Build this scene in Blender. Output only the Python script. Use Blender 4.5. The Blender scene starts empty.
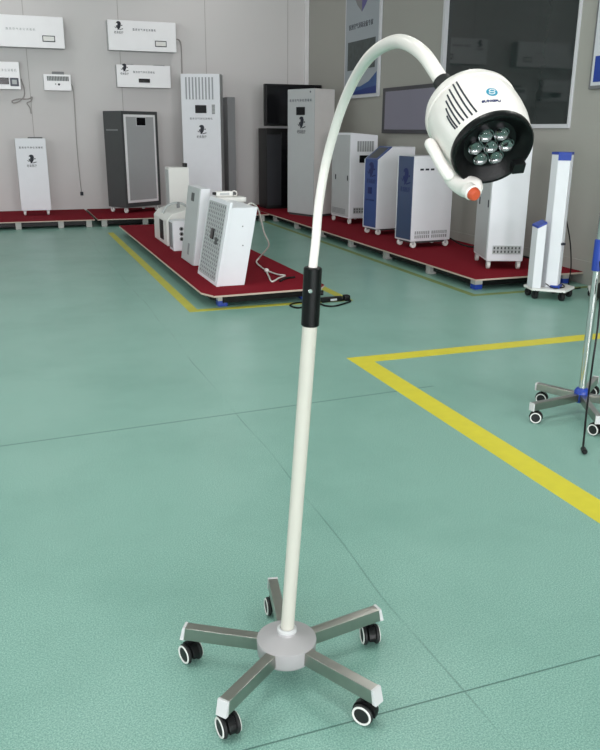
import bpy, bmesh, math, random
from mathutils import Vector, Matrix
from mathutils.bvhtree import BVHTree
random.seed(7)
SC = bpy.context.scene
COL = SC.collection
R = math.radians
PI = math.pi

# ------------------------------------------------------------------ camera
CAM_H, PITCH, YAW, ROLL, FPX = 1.4, R(17.46), R(20.34), R(0.405), 780.0
cd = bpy.data.cameras.new('camera'); cam = bpy.data.objects.new('camera', cd); COL.objects.link(cam)
cd.sensor_fit = 'VERTICAL'; cd.sensor_height = 24.0; cd.lens = FPX / 750.0 * 24.0
cd.clip_start = 0.02; cd.clip_end = 100
fwd = Vector((math.sin(YAW)*math.cos(PITCH), math.cos(YAW)*math.cos(PITCH), -math.sin(PITCH)))
rt0 = Vector((math.cos(YAW), -math.sin(YAW), 0)); up0 = rt0.cross(fwd)
rt = rt0*math.cos(ROLL) + up0*math.sin(ROLL); up = -rt0*math.sin(ROLL) + up0*math.cos(ROLL)
m = Matrix((rt, up, -fwd)).transposed().to_4x4(); m.translation = (0, 0, CAM_H)
cam.matrix_world = m
SC.camera = cam
CAMP = Vector((0, 0, CAM_H))

# ------------------------------------------------------------------ world, light, exposure
w = bpy.data.worlds.new('sky'); SC.world = w; w.use_nodes = True
w.node_tree.nodes['Background'].inputs[0].default_value = (0.75, 0.85, 1.0, 1)
w.node_tree.nodes['Background'].inputs[1].default_value = 0.6
SC.view_settings.view_transform = 'Standard'
SC.view_settings.look = 'None'
SC.view_settings.exposure = 0.0
SC.view_settings.gamma = 1.0
SC.view_settings.use_curve_mapping = False

def area(name, loc, rot, sx, sy, power, col):
    l = bpy.data.lights.new(name, 'AREA'); l.shape = 'RECTANGLE'; l.size = sx; l.size_y = sy
    l.energy = power; l.color = col
    o = bpy.data.objects.new(name, l); COL.objects.link(o); o.location = loc; o.rotation_euler = rot
    return o
X0, X1, Y0, Y1, ZC = -7.0, 5.15, -10.0, 13.6, 4.3          # the hall: left, right, front, back, ceiling
WIN_P, LEFT_P, TUBE_P = 395, 80, {2.0: 30, 5.5: 25, 12.2: 11}
for k, x in enumerate((-4.6, -0.6, 3.2)):                  # daylight through the three big windows behind the camera
    area('daylight_front', (x, Y0+0.12, 2.2), (R(90), 0, 0), 2.6, 2.6, WIN_P, (1.0, 0.97, 1.0))
for y in (1.5, 7.5):                                       # added fill light, as if from windows in the unseen left wall
    area('fill_left', (X0+0.12, y, 2.3), (R(90), 0, R(-90)), 3.0, 1.8, LEFT_P, (1.0, 0.97, 1.0))
LAMPS = [(x, y) for y in (2.0, 5.5, 12.2) for x in (-4.0, 0.2, 3.2)]
for x, y in LAMPS:                                         # ceiling batten lamps
    area('tube_light', (x, y, ZC-0.1), (0, 0, 0), 0.25, 1.2, TUBE_P[y], (1.0, 0.965, 0.95))

# ------------------------------------------------------------------ materials
def lin(c):
    return tuple(((v/255)/12.92 if v/255 <= 0.04045 else ((v/255+0.055)/1.055)**2.4) for v in c)
def mat(name, rgb, rough=0.5, metal=0.0, var=0.03, scale=8.0, bump=0.0, bscale=60.0, spec=0.5, coat=0.0):
    mt = bpy.data.materials.new(name); mt.use_nodes = True
    nt = mt.node_tree; b = nt.nodes['Principled BSDF']
    b.inputs['Roughness'].default_value = rough; b.inputs['Metallic'].default_value = metal
    b.inputs['Specular IOR Level'].default_value = spec; b.inputs['Coat Weight'].default_value = coat
    c = lin(rgb)
    tc = nt.nodes.new('ShaderNodeTexCoord')
    n = nt.nodes.new('ShaderNodeTexNoise'); n.inputs['Scale'].default_value = scale; n.inputs['Detail'].default_value = 4
    nt.links.new(tc.outputs['Object'], n.inputs['Vector'])
    mx = nt.nodes.new('ShaderNodeMix'); mx.data_type = 'RGBA'
    mx.inputs[6].default_value = tuple(v*(1-var) for v in c)+(1,); mx.inputs[7].default_value = tuple(min(1, v*(1+var)) for v in c)+(1,)
    nt.links.new(n.outputs['Fac'], mx.inputs[0]); nt.links.new(mx.outputs[2], b.inputs['Base Color'])
    if bump:
        n2 = nt.nodes.new('ShaderNodeTexNoise'); n2.inputs['Scale'].default_value = bscale
        nt.links.new(tc.outputs['Object'], n2.inputs['Vector'])
        bp = nt.nodes.new('ShaderNodeBump'); bp.inputs['Strength'].default_value = bump; bp.inputs['Distance'].default_value = 0.002
        nt.links.new(n2.outputs['Fac'], bp.inputs['Height']); nt.links.new(bp.outputs['Normal'], b.inputs['Normal'])
    return mt

M_WHITE = mat('white_powder_coat', (232, 234, 239), 0.42)
M_BRIGHT = mat('bright_white_panel', (246, 246, 248), 0.3)
M_WHITE2 = mat('white_plastic', (232, 232, 228), 0.35)
M_WARM = mat('warm_white_paint', (216, 213, 210), 0.45)
M_LGREY = mat('light_grey_paint', (186, 190, 191), 0.5)
M_MGREY = mat('mid_grey_mesh', (132, 134, 136), 0.55)
M_MGREY2 = mat('shaded_mesh_grey', (106, 108, 112), 0.6)
M_SILV = mat('silver_frame', (206, 208, 212), 0.35, 0.0)
M_DGREY = mat('charcoal_paint', (72, 75, 76), 0.5)
M_BLACK = mat('black_plastic', (15, 16, 17), 0.4, spec=0.25)
M_RUBBER = mat('black_rubber', (22, 23, 24), 0.55)
M_GLOSS = mat('glossy_black', (10, 12, 16), 0.16, spec=0.25)
M_BEZEL = mat('satin_black_bezel', (7, 8, 9), 0.34, spec=0.22, bump=0.1, bscale=400)
M_BLUE = mat('blue_front_panel', (56, 78, 134), 0.35)
M_BLUE2 = mat('slate_blue_front_panel', (62, 78, 110), 0.35)
M_NAVY = mat('navy_print', (24, 36, 92), 0.5)
M_SBLUE = mat('bright_blue_plastic', (28, 62, 158), 0.4)
M_INK = mat('dark_ink', (30, 34, 46), 0.6)
M_GINK = mat('grey_ink', (96, 98, 108), 0.6)
M_STEEL = mat('brushed_steel', (172, 170, 164), 0.28, 1.0, 0.08, 30)
M_CHROME = mat('chrome', (205, 205, 205), 0.12, 1.0)
M_CREAM = mat('cream_white_enamel', (204, 201, 191), 0.3)
M_SHELL = mat('lamp_shell_white', (232, 226, 221), 0.3)
M_HUB = mat('hub_grey_plastic', (168, 165, 167), 0.32)
M_CAP = mat('end_cap_grey', (205, 205, 206), 0.4)
M_ORANGE = mat('orange_knob', (190, 78, 48), 0.35)
M_LENS = mat('lens_reflector', (150, 152, 154), 0.06, 1.0)
M_RED = mat('red_carpet', (128, 24, 38), 0.95, var=0.12, scale=60, bump=0.5, bscale=300, spec=0.1)
M_DECK = mat('pale_board_edge', (196, 178, 164), 0.7, var=0.1)
M_FOOT = mat('pale_foot_block', (176, 176, 172), 0.6)
M_TAPE = mat('yellow_floor_tape', (222, 210, 54), 0.5, var=0.08, scale=14)
M_TAPE2 = mat('worn_yellow_tape', (188, 184, 66), 0.55, var=0.2, scale=5)
M_TAPE3 = mat('faded_yellow_tape', (124, 140, 82), 0.55, var=0.2, scale=5)
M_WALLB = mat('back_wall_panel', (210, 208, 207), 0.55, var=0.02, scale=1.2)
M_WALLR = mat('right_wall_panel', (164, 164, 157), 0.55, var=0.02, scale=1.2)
M_SEAM = mat('panel_joint', (172, 169, 167), 0.7)
M_CEIL = mat('ceiling_white', (220, 220, 218), 0.8)
M_TRIM = mat('corner_trim_white', (226, 226, 226), 0.4)
M_SKIRT = mat('grey_skirting', (150, 150, 148), 0.5)
M_CORDW = mat('white_cord', (222, 220, 214), 0.5)
M_CORDG = mat('grey_cord', (160, 156, 154), 0.5)
M_TEAL = mat('teal_print', (30, 140, 172), 0.4)
M_SCREEN = mat('lilac_grey_screen', (128, 126, 142), 0.3, var=0.05, scale=1.5)
M_PAPER = mat('poster_paper', (158, 166, 172), 0.6)
M_PANE = mat('dark_window_glass', (32, 42, 41), 0.04, spec=0.4)

M_GLASS = bpy.data.materials.new('clear_lens_glass'); M_GLASS.use_nodes = True
_b = M_GLASS.node_tree.nodes['Principled BSDF']; _b.inputs['Transmission Weight'].default_value = 1; _b.inputs['Roughness'].default_value = 0.03; _b.inputs['IOR'].default_value = 1.3
def mth(nt, op, a, b=None, c=None):
    n = nt.nodes.new('ShaderNodeMath'); n.operation = op
    for i, v in enumerate((a, b, c)):
        if v is None: continue
        if isinstance(v, (int, float)): n.inputs[i].default_value = v
        else: nt.links.new(v, n.inputs[i])
    return n.outputs[0]
def floor_material():
    mt = bpy.data.materials.new('green_vinyl_floor'); mt.use_nodes = True
    nt = mt.node_tree; b = nt.nodes['Principled BSDF']; b.inputs['Specular IOR Level'].default_value = 0.35
    tc = nt.nodes.new('ShaderNodeTexCoord'); sp = nt.nodes.new('ShaderNodeSeparateXYZ'); nt.links.new(tc.outputs['Object'], sp.inputs[0])
    def noise(scale, detail, rough=0.5):
        n = nt.nodes.new('ShaderNodeTexNoise'); n.inputs['Scale'].default_value = scale; n.inputs['Detail'].default_value = detail
        n.inputs['Roughness'].default_value = rough; nt.links.new(tc.outputs['Object'], n.inputs['Vector']); return n.outputs['Fac']
    def mix(fac, a, bcol):
        mx = nt.nodes.new('ShaderNodeMix'); mx.data_type = 'RGBA'
        for i, v in ((0, fac), (6, a), (7, bcol)):
            if isinstance(v, tuple): mx.inputs[i].default_value = v
            elif isinstance(v, float): mx.inputs[i].default_value = v
            else: nt.links.new(v, mx.inputs[i])
        return mx.outputs[2]
    def ramp(f, lo, hi):
        r = nt.nodes.new('ShaderNodeMapRange'); r.inputs[1].default_value = lo; r.inputs[2].default_value = hi
        nt.links.new(f, r.inputs[0]); return r.outputs[0]
    g1 = lin((116, 160, 148))+(1,); g2 = lin((160, 200, 188))+(1,); g3 = lin((104, 148, 136))+(1,)
    c = mix(ramp(noise(230, 2, 0.6), 0.38, 0.66), g1, g2)
    c = mix(mth(nt, 'MULTIPLY', ramp(noise(1.3, 5, 0.65), 0.45, 0.75), 0.45), c, g3)
    # welded joints of the vinyl sheets (they run across at 1.44 m and about 3.65 m, and lengthwise near x = 1)
    wob = mth(nt, 'MULTIPLY', mth(nt, 'SUBTRACT', noise(0.6, 2), 0.5), 0.16)
    def line(coord, off, wid, soft):
        d = mth(nt, 'ABSOLUTE', mth(nt, 'SUBTRACT', coord, off))
        r = nt.nodes.new('ShaderNodeMapRange'); r.inputs[1].default_value = wid; r.inputs[2].default_value = wid+soft
        r.inputs[3].default_value = 1; r.inputs[4].default_value = 0; nt.links.new(d, r.inputs[0]); return r.outputs[0]
    seamA = line(sp.outputs['Y'], 1.443, 0.0016, 0.002)
    yb = mth(nt, 'SUBTRACT', sp.outputs['Y'], mth(nt, 'MULTIPLY', sp.outputs['X'], 0.055))
    seamB = mth(nt, 'MULTIPLY', mth(nt, 'MULTIPLY', line(yb, 3.605, 0.003, 0.005), 0.8), mth(nt, 'LESS_THAN', sp.outputs['X'], 2.2))
    xb = mth(nt, 'ADD', sp.outputs['X'], wob)
    seamC = mth(nt, 'MULTIPLY', line(xb, 1.0, 0.001, 0.004), mth(nt, 'MULTIPLY', ramp(noise(1.9, 2), 0.4, 0.55), 0.55))
    xc = mth(nt, 'MULTIPLY', line(xb, -1.9, 0.001, 0.004), 0.5)
    s = mth(nt, 'MAXIMUM', mth(nt, 'MAXIMUM', seamA, seamB), mth(nt, 'MAXIMUM', seamC, xc))
    scuff = mth(nt, 'MULTIPLY', ramp(noise(3.3, 8, 0.8), 0.68, 0.78), 0.35)
    c = mix(mth(nt, 'MAXIMUM', mth(nt, 'MULTIPLY', s, 0.75), scuff), c, lin((52, 92, 84))+(1,))
    nt.links.new(c, b.inputs['Base Color'])
    rr = nt.nodes.new('ShaderNodeMapRange'); rr.inputs[3].default_value = 0.26; rr.inputs[4].default_value = 0.42
    nt.links.new(noise(2.2, 4), rr.inputs[0]); nt.links.new(rr.outputs[0], b.inputs['Roughness'])
    bp = nt.nodes.new('ShaderNodeBump'); bp.inputs['Strength'].default_value = 0.25; bp.inputs['Distance'].default_value = 0.001
    nt.links.new(noise(160, 2), bp.inputs['Height']); nt.links.new(bp.outputs['Normal'], b.inputs['Normal'])
    return mt
M_FLOOR = floor_material()

# ------------------------------------------------------------------ mesh helpers
def catmull(pts, n=6):
    pts = [Vector(p) for p in pts]; out = []
    P = [pts[0]*2-pts[1]] + pts + [pts[-1]*2-pts[-2]]
    for i in range(1, len(P)-2):
        a, b, c, d = P[i-1:i+3]
        for k in range(n):
            t = k/n
            out.append(0.5*((2*b)+(c-a)*t+(2*a-5*b+4*c-d)*t*t+(3*b-a-3*c+d)*t**3))
    out.append(pts[-1]); return out
class MB:
    def __init__(s): s.bm = bmesh.new(); s.wn = False
    def _new(s, verts, faces, M=None):
        vs = [s.bm.verts.new(M @ Vector(v) if M else v) for v in verts]; fs = []
        for f in faces:
            try: fs.append(s.bm.faces.new([vs[i] for i in f]))
            except ValueError: pass
        return vs, fs
    def hexa(s, p, bev=0, M=None, seg=2):
        vs, fs = s._new(p, [(3,2,1,0),(4,5,6,7),(0,1,5,4),(1,2,6,5),(2,3,7,6),(3,0,4,7)], M)
        if bev:
            s.wn = True
            es = list({e for f in fs for e in f.edges})
            bmesh.ops.bevel(s.bm, geom=es, offset=bev, segments=seg, profile=0.5, affect='EDGES', clamp_overlap=True)
        return s
    def box(s, x0, x1, y0, y1, z0, z1, bev=0, M=None, seg=2):
        return s.hexa([(x0,y0,z0),(x1,y0,z0),(x1,y1,z0),(x0,y1,z0),(x0,y0,z1),(x1,y0,z1),(x1,y1,z1),(x0,y1,z1)], bev, M, seg)
    def prism(s, poly, M, h, bev=0):
        """poly (list of 2-D points) extruded from local z=0 to z=h, placed by M"""
        n = len(poly); v = [(x,y,0) for x,y in poly]+[(x,y,h) for x,y in poly]
        vs, fs = s._new(v, [tuple(range(n-1,-1,-1)), tuple(range(n,2*n))]+[(i,(i+1)%n,n+(i+1)%n,n+i) for i in range(n)], M)
        if bev:
            s.wn = True
            bmesh.ops.bevel(s.bm, geom=list({e for f in fs for e in f.edges}), offset=bev, segments=2, profile=0.5, affect='EDGES', clamp_overlap=True)
        return s
    def lathe(s, prof, M=None, seg=32):
        rings = []; M = M or Matrix()
        for r, z in prof:
            if r < 1e-6: rings.append([s.bm.verts.new(M @ Vector((0,0,z)))])
            else: rings.append([s.bm.verts.new(M @ Vector((r*math.cos(2*PI*k/seg), r*math.sin(2*PI*k/seg), z))) for k in range(seg)])
        for a, b in zip(rings, rings[1:]):
            for k in range(seg):
                k2 = (k+1) % seg
                if len(a) == 1 and len(b) == 1: continue
                if len(a) == 1: s.bm.faces.new((a[0], b[k2], b[k]))
                elif len(b) == 1: s.bm.faces.new((a[k], a[k2], b[0]))
                else: s.bm.faces.new((a[k], a[k2], b[k2], b[k]))
        return s
    def cyl(s, p0, p1, r0, r1=None, seg=20, bev=0):
        p0 = Vector(p0); p1 = Vector(p1); r1 = r0 if r1 is None else r1
        d = p1-p0; L = d.length; q = d.to_track_quat('Z', 'Y').to_matrix().to_4x4(); q.translation = p0
        if bev: pr = [(0,0),(r0-bev,0),(r0,bev),(r1,L-bev),(r1-bev,L),(0,L)]
        else: pr = [(0,0),(r0,0),(r1,L),(0,L)]
        return s.lathe(pr, q, seg)
    def tube(s, pts, r, seg=12, n=6, smooth=True, flat=1.0):
        P = catmull(pts, n) if smooth else [Vector(p) for p in pts]
        N = len(P); rad = r if callable(r) else (lambda t: r)
        T = [(P[min(i+1,N-1)]-P[max(i-1,0)]).normalized() for i in range(N)]
        ref = Vector((0,0,1)) if abs(T[0].z) < 0.9 else Vector((1,0,0))
        nrm = (ref-T[0]*ref.dot(T[0])).normalized(); rings = []
        for i in range(N):
            nrm = (nrm-T[i]*nrm.dot(T[i])).normalized(); bi = T[i].cross(nrm); rr = rad(i/(N-1))
            rings.append([s.bm.verts.new(P[i]+nrm*math.cos(2*PI*k/seg)*rr+bi*math.sin(2*PI*k/seg)*rr*flat) for k in range(seg)])
        for a, b in zip(rings, rings[1:]):
            for k in range(seg): s.bm.faces.new((a[k], a[(k+1)%seg], b[(k+1)%seg], b[k]))
        s.bm.faces.new(rings[0][::-1]); s.bm.faces.new(rings[-1]); return s
    def ball(s, c, rx, ry=None, rz=None, M=None, seg=20):
        ry = ry or rx; rz = rz or rx
        mm = Matrix.Translation(c) @ (M or Matrix()) @ Matrix.Diagonal((rx, ry, rz, 1))
        bmesh.ops.create_uvsphere(s.bm, u_segments=seg, v_segments=seg//2+2, radius=1, matrix=mm); return s
    def text(s, body, size, M, depth=0.0008, width=None, align='CENTER', bold=0.0):
        cu = bpy.data.curves.new('txt', 'FONT'); cu.body = body; cu.size = size; cu.extrude = depth; cu.align_x = align; cu.align_y = 'CENTER'
        cu.resolution_u = 2; cu.offset = bold
        o = bpy.data.objects.new('txt', cu); COL.objects.link(o)
        me = bpy.data.meshes.new_from_object(o.evaluated_get(bpy.context.evaluated_depsgraph_get()))
        bpy.data.objects.remove(o); bpy.data.curves.remove(cu)
        sx = 1.0
        if width and len(me.vertices):
            xs = [v.co.x for v in me.vertices]; sx = width/(max(xs)-min(xs))
        n0 = len(s.bm.verts); s.bm.from_mesh(me); s.bm.verts.ensure_lookup_table()
        for v in s.bm.verts[n0:]: v.co = M @ Vector((v.co.x*sx, v.co.y, v.co.z))
        bpy.data.meshes.remove(me); return s
    def out(s, name, material, parent=None, off=None, world=False, smooth=True, angle=38, label=None):
        bmesh.ops.recalc_face_normals(s.bm, faces=s.bm.faces)
        if world:
            iv = (Matrix.Translation(parent.location) @ Matrix.Rotation(parent.rotation_euler.z, 4, 'Z')).inverted()
            for v in s.bm.verts: v.co = iv @ v.co
        if off is not None:
            for v in s.bm.verts: v.co -= Vector(off)
        if smooth:
            for f in s.bm.faces: f.smooth = True
            for e in s.bm.edges:
                if len(e.link_faces) == 2 and e.calc_face_angle(0) > R(angle): e.smooth = False
        me = bpy.data.meshes.new(name); s.bm.to_mesh(me); s.bm.free()
        me.materials.append(material)
        o = bpy.data.objects.new(name, me); COL.objects.link(o)
        if s.wn: wmod = o.modifiers.new('weighted_normal', 'WEIGHTED_NORMAL'); wmod.keep_sharp = True; wmod.weight = 100
        if parent: o.parent = parent
        if label: o['label'] = label
        return o
def tag(o, label, cat, group=None):
    o['label'] = label; o['category'] = cat
    if group: o['group'] = group
    return o
def thing(name, label, cat, loc, rz=0.0, group=None):
    o = bpy.data.objects.new(name, None); o.empty_display_size = 0.1; COL.objects.link(o)
    o.location = loc; o.rotation_euler = (0, 0, rz); return tag(o, label, cat, group)
def struct(o): o['kind'] = 'structure'; return o
def dup(root, label, loc=None, rz=None):
    r = root.copy(); COL.objects.link(r); r['label'] = label
    if loc is not None: r.location = loc
    if rz is not None: r.rotation_euler = (0, 0, rz)
    for ch in list(root.children):
        c = ch.copy(); COL.objects.link(c); c.parent = r
        for g in ch.children:
            d = g.copy(); COL.objects.link(d); d.parent = c
    return r

# ------------------------------------------------------------------ the hall
struct(MB().box(X0, X1, Y0, Y1, -0.1, 0).out('floor', M_FLOOR, smooth=False))
struct(MB().box(X0, X1, Y0, Y1, ZC, ZC+0.1).out('ceiling', M_CEIL, smooth=False))
wb = struct(MB().box(X0-0.15, X1+0.15, Y1, Y1+0.15, 0, ZC).out('wall_back', M_WALLB, smooth=False))
sm = MB()
for x in (-5.1, -3.7, -2.3, -0.9, 0.515, 1.935, 3.34, 4.775): sm.box(x-0.005, x+0.005, Y1-0.002, Y1, 0, ZC)
sm.out('panel_seam', M_SEAM, wb, smooth=False)
WX0, WX1, WZ0, WZ1 = 6.48, 8.97, 1.46, 3.05
wr = MB()
wr.box(X1, X1+0.15, Y0, WX0, 0, ZC).box(X1, X1+0.15, WX1, Y1, 0, ZC).box(X1, X1+0.15, WX0, WX1, 0, WZ0).box(X1, X1+0.15, WX0, WX1, WZ1, ZC)
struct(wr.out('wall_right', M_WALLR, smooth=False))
wl = MB()
for a, b in ((Y0, 0.0), (3.0, 6.0), (9.0, Y1)): wl.box(X0-0.15, X0, a, b, 0, ZC)
for a in (0.0, 6.0): wl.box(X0-0.15, X0, a, a+3, 0, 1.4).box(X0-0.15, X0, a, a+3, 3.2, ZC)  # openings made to go with the added fill lights
struct(wl.out('wall_left', M_WALLB, smooth=False))
wf = MB(); xs = [X0-0.15]
for x in (-4.6, -0.6, 3.2): xs += [x-1.3, x+1.3]
xs.append(X1+0.15)
for a, b in zip(xs[::2], xs[1::2]): wf.box(a, b, Y0-0.15, Y0, 0, ZC)
for x in (-4.6, -0.6, 3.2): wf.box(x-1.3, x+1.3, Y0-0.15, Y0, 0, 0.9).box(x-1.3, x+1.3, Y0-0.15, Y0, 3.5, ZC)
struct(wf.out('wall_front', M_WALLB, smooth=False))
struct(MB().box(X1-0.075, X1-0.001, Y1-0.05, Y1-0.001, 0.1, ZC, 0.01).out('trim_1', M_TRIM))
struct(MB().box(X0, X1, Y1-0.015, Y1, 0, 0.1).out('baseboard_back', M_SKIRT, smooth=False))
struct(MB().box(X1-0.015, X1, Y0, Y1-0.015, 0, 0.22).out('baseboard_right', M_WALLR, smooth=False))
# inner window of the right wall, dark glass
fr = MB(); t = 0.05
fr.box(X1-0.02, X1+0.1, WX0, WX1, WZ0-0.03, WZ0+0.01, 0.004).box(X1-0.02, X1+0.1, WX0, WX1, WZ1-0.03, WZ1, 0.004)
fr.box(X1-0.02, X1+0.1, WX0-0.0, WX0+0.03, WZ0, WZ1, 0.004).box(X1-0.02, X1+0.1, WX1-0.03, WX1+0.03, WZ0-0.03, WZ1, 0.004)
wn = struct(fr.out('window_1', M_SILV))
MB().box(X1+0.03, X1+0.04, WX0+0.02, WX1-0.02, WZ0, WZ1-0.02).out('pane', M_PANE, wn, smooth=False)
for k, (x, y) in enumerate(LAMPS):
    MB().box(-0.16, 0.16, -0.65, 0.65, 0, 0.07, 0.01).out('ceiling_lamp', M_WHITE2)
    o = COL.objects[-1]; o.location = (x, y, ZC-0.07)
    tag(o, 'white batten lamp under the ceiling', 'ceiling lamp', 'ceiling lamps')

# ------------------------------------------------------------------ yellow floor tape
TH = 0.0012
def tape(polys, mtl, label):
    b = MB()
    for p in polys: b.prism(p, Matrix.Translation((0,0,0.0002)), TH)
    return tag(b.out('floor_tape', mtl, smooth=False), label, 'floor tape')
tape([[(1.955,4.415),(2.09,4.285),(6.0,4.285),(6.0,4.415)] if False else [(1.955,4.415),(2.09,4.285),(5.0,4.285),(5.0,4.415)],
      [(1.955,4.415),(1.985,-1.0),(2.12,-1.0),(2.09,4.285)]], M_TAPE, 'bright yellow floor tape making a corner on open green floor beside the lamp')
tape([[(1.29,6.03),(1.37,6.11),(1.37,11.3),(1.29,11.3)], [(1.29,6.03),(2.72,6.03),(2.64,6.11),(1.37,6.11)], [(2.72,6.03),(2.72,11.3),(2.64,11.3),(2.64,6.11)]],
     M_TAPE2, 'thin worn yellow tape around the low red island platform')
tape([[(3.80,5.86),(3.87,5.93),(3.87,12.0),(3.80,12.0)], [(3.80,5.86),(5.1,5.86),(5.1,5.93),(3.87,5.93)]], M_TAPE3, 'faded yellow tape along the red platform by the right wall')

# ------------------------------------------------------------------ red platforms
PT = 0.12
def platform(poly, feet, label, M_E=M_DECK, group='red carpeted display platforms', blue_feet=False):
    cx = sum(p[0] for p in poly)/len(poly); cy = sum(p[1] for p in poly)/len(poly)
    t = thing('display_platform', label, 'platform', (cx, cy, 0), 0, group)
    q = [(x-cx, y-cy) for x, y in poly]
    MB().prism(q, Matrix.Translation((0,0,0.1)), 0.014).out('deck', M_E, t, smooth=False)
    s = 0.004
    q2 = [(x-math.copysign(s, x), y-math.copysign(s, y)) for x, y in q]
    MB().prism(q2, Matrix.Translation((0,0,0.114)), 0.006).out('carpet', M_RED, t, smooth=False)
    q3 = [(x-math.copysign(min(abs(x), 0.10), x), y-math.copysign(min(abs(y), 0.10), y)) for x, y in q]
    MB().prism(q3, Matrix.Translation((0,0,0.03)), 0.07).out('shade_block', M_BLACK, t, smooth=False)  # black block added to keep light out and darken the gap under the deck
    for x, y in feet:
        blue = blue_feet and y < 6.6
        f = MB().box(x-cx-0.04, x-cx+0.04, y-cy-0.04, y-cy+0.04, 0.045 if blue else 0, 0.1, 0.004).out('foot', M_FOOT, t)
        if blue: MB().box(x-cx-0.04, x-cx+0.04, y-cy-0.04, y-cy+0.04, 0, 0.045, 0.004).out('foot_pad', M_SBLUE, f)
    return t
platform([(-3.0,12.0),(1.2,12.0),(1.2,13.58),(-3.0,13.58)], [(x, y) for x in (-2.5,-1.6,-0.7,0.13,0.72,1.12) for y in (12.08, 13.3)],
         'low red carpeted platform along the back wall, under the slim white panel unit')
platform([(1.24,11.99),(3.9,11.99),(3.9,13.58),(1.24,13.58)], [(x, y) for x in (1.34,1.95,2.6,3.2,3.8) for y in (12.07, 13.3)],
         'low red carpeted platform along the back wall, under the charcoal machine and tall white unit')
platform([(3.925,6.02),(5.13,6.04),(5.13,13.58),(3.925,13.58)], [(x, y) for y in (6.15,7.0,8.0,9.0,10.0,11.0,12.0,13.3) for x in (4.02, 5.0)],
         'long low red carpeted platform along the right wall, carrying the blue fronted machines', blue_feet=True)
platform([(1.43,11.1),(1.43,6.22),(1.50,6.05),(2.45,6.10),(2.52,6.2),(2.52,11.1)], [(1.60,6.2),(2.35,6.25),(1.6,8.5),(2.35,8.5),(1.6,10.9),(2.35,10.9)],
         'low red island platform standing free in the middle of the floor', blue_feet=True)

# ------------------------------------------------------------------ marks shared by several machines
FRONT = Matrix.Rotation(R(90), 4, 'X')                       # lettering that faces local -Y
def at(x, y, z, rot=None): return Matrix.Translation((x, y, z)) @ (rot if rot is not None else FRONT)
PROFILE = [(-0.10,0.50),(0.10,0.52),(0.25,0.44),(0.32,0.25),(0.30,0.0),(0.20,-0.25),(0.04,-0.45),(-0.12,-0.52),(-0.12,-0.34),(-0.20,-0.22),(-0.13,-0.10),(-0.18,0.0),(-0.10,0.12),(-0.12,0.26),(-0.22,0.30),(-0.28,0.22),(-0.24,0.40)]
def emblem(parent, M, s, ink, words='老肯医疗'):
    b = MB(); T = lambda x, y: M @ Matrix.Translation((x*s, y*s, 0)) @ Matrix.Diagonal((s, s, 1, 1))
    b.prism(PROFILE, T(0, 0.25), 0.0012)
    b.prism([(-0.25,0.1),(-0.12,0.02),(-0.18,-0.2),(-0.28,-0.1)], T(-0.02, 0.2), 0.0012)
    b.prism([(-0.5,-0.1),(-0.34,-0.18),(-0.2,-0.36),(-0.4,-0.24)], T(0, 0.25), 0.0012)
    b.prism([(-0.07,-0.05),(0.07,-0.05),(0.07,0.07),(-0.07,0.07)], T(0.42, 0.28), 0.0012)
    b.prism([(0.08,-0.42),(0.56,-0.3),(0.58,-0.38),(0.1,-0.5)], T(0, 0.25), 0.0012)
    b.out('emblem', ink, parent, smooth=False)
    MB().text(words, 0.34*s, M @ Matrix.Translation((0, -0.55*s, 0)), width=1.15*s).out('lettering', ink, parent, smooth=False)
def words(parent, M, body, width, size, ink):
    MB().text(' '.join(body), size*0.72, M, width=width, bold=size*0.008).out('lettering', ink, parent, smooth=False)
def screen(parent, x0, x1, y, z0, z1, name='display', material=None, rim=None, M=None):
    o = None
    if rim:
        o = MB().box(x0-0.012, x1+0.012, y-0.006, y+0.004, z0-0.012, z1+0.012, 0.002, M).out(name+'_frame', rim, parent)
    MB().box(x0, x1, y-0.009, y+0.004, z0, z1, 0.002, M).out(name, material or M_GLOSS, o or parent)
def grille(parent, x0, x1, y, z0, z1, n, vertical=True, bars=M_LGREY, back=M_DGREY, hor=0):
    g = MB().box(x0, x1, y-0.002, y+0.004, z0, z1).out('grille', back, parent, smooth=False)
    b = MB()
    for k in range(n+1):
        f = k/n
        if vertical:
            x = x0+(x1-x0)*f; wd = (x1-x0)/n*0.26; b.box(max(x0,x-wd), min(x1,x+wd), y-0.006, y+0.002, z0, z1)
        else:
            z = z0+(z1-z0)*f; wd = (z1-z0)/n*0.26; b.box(x0, x1, y-0.006, y+0.002, max(z0,z-wd), min(z1,z+wd))
    for k in range(hor+1):
        if not hor: break
        z = z0+(z1-z0)*k/hor; b.box(x0, x1, y-0.006, y+0.002, z-0.006, z+0.006)
    b.out('grille_bars', bars, g, smooth=False)
def casters(parent, pts, r, wheelmat, z=0.0, tw=0.03, forkmat=M_LGREY):
    for i, (x, y) in enumerate(pts):
        f = MB().box(x-0.022, x+0.022, y-0.022, y+0.022, z+2*r-0.004, z+2*r+0.012).box(x-tw/2-0.004, x-tw/2, y-0.012, y+0.012, z+r, z+2*r).box(x+tw/2, x+tw/2+0.004, y-0.012, y+0.012, z+r, z+2*r).out('caster', forkmat, parent)
        MB().cyl((x-tw/2, y+0.01, z+r), (x+tw/2, y+0.01, z+r), r, bev=0.004, seg=18).out('wheel', wheelmat, f)
def placed(fit):
    """front-left corner, turn, width, depth, height -> base centre"""
    x, y, a, wd, d = fit; a = R(a)
    return (x+math.cos(a)*wd/2-math.sin(a)*d/2, y+math.sin(a)*wd/2+math.cos(a)*d/2, PT), a

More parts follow.
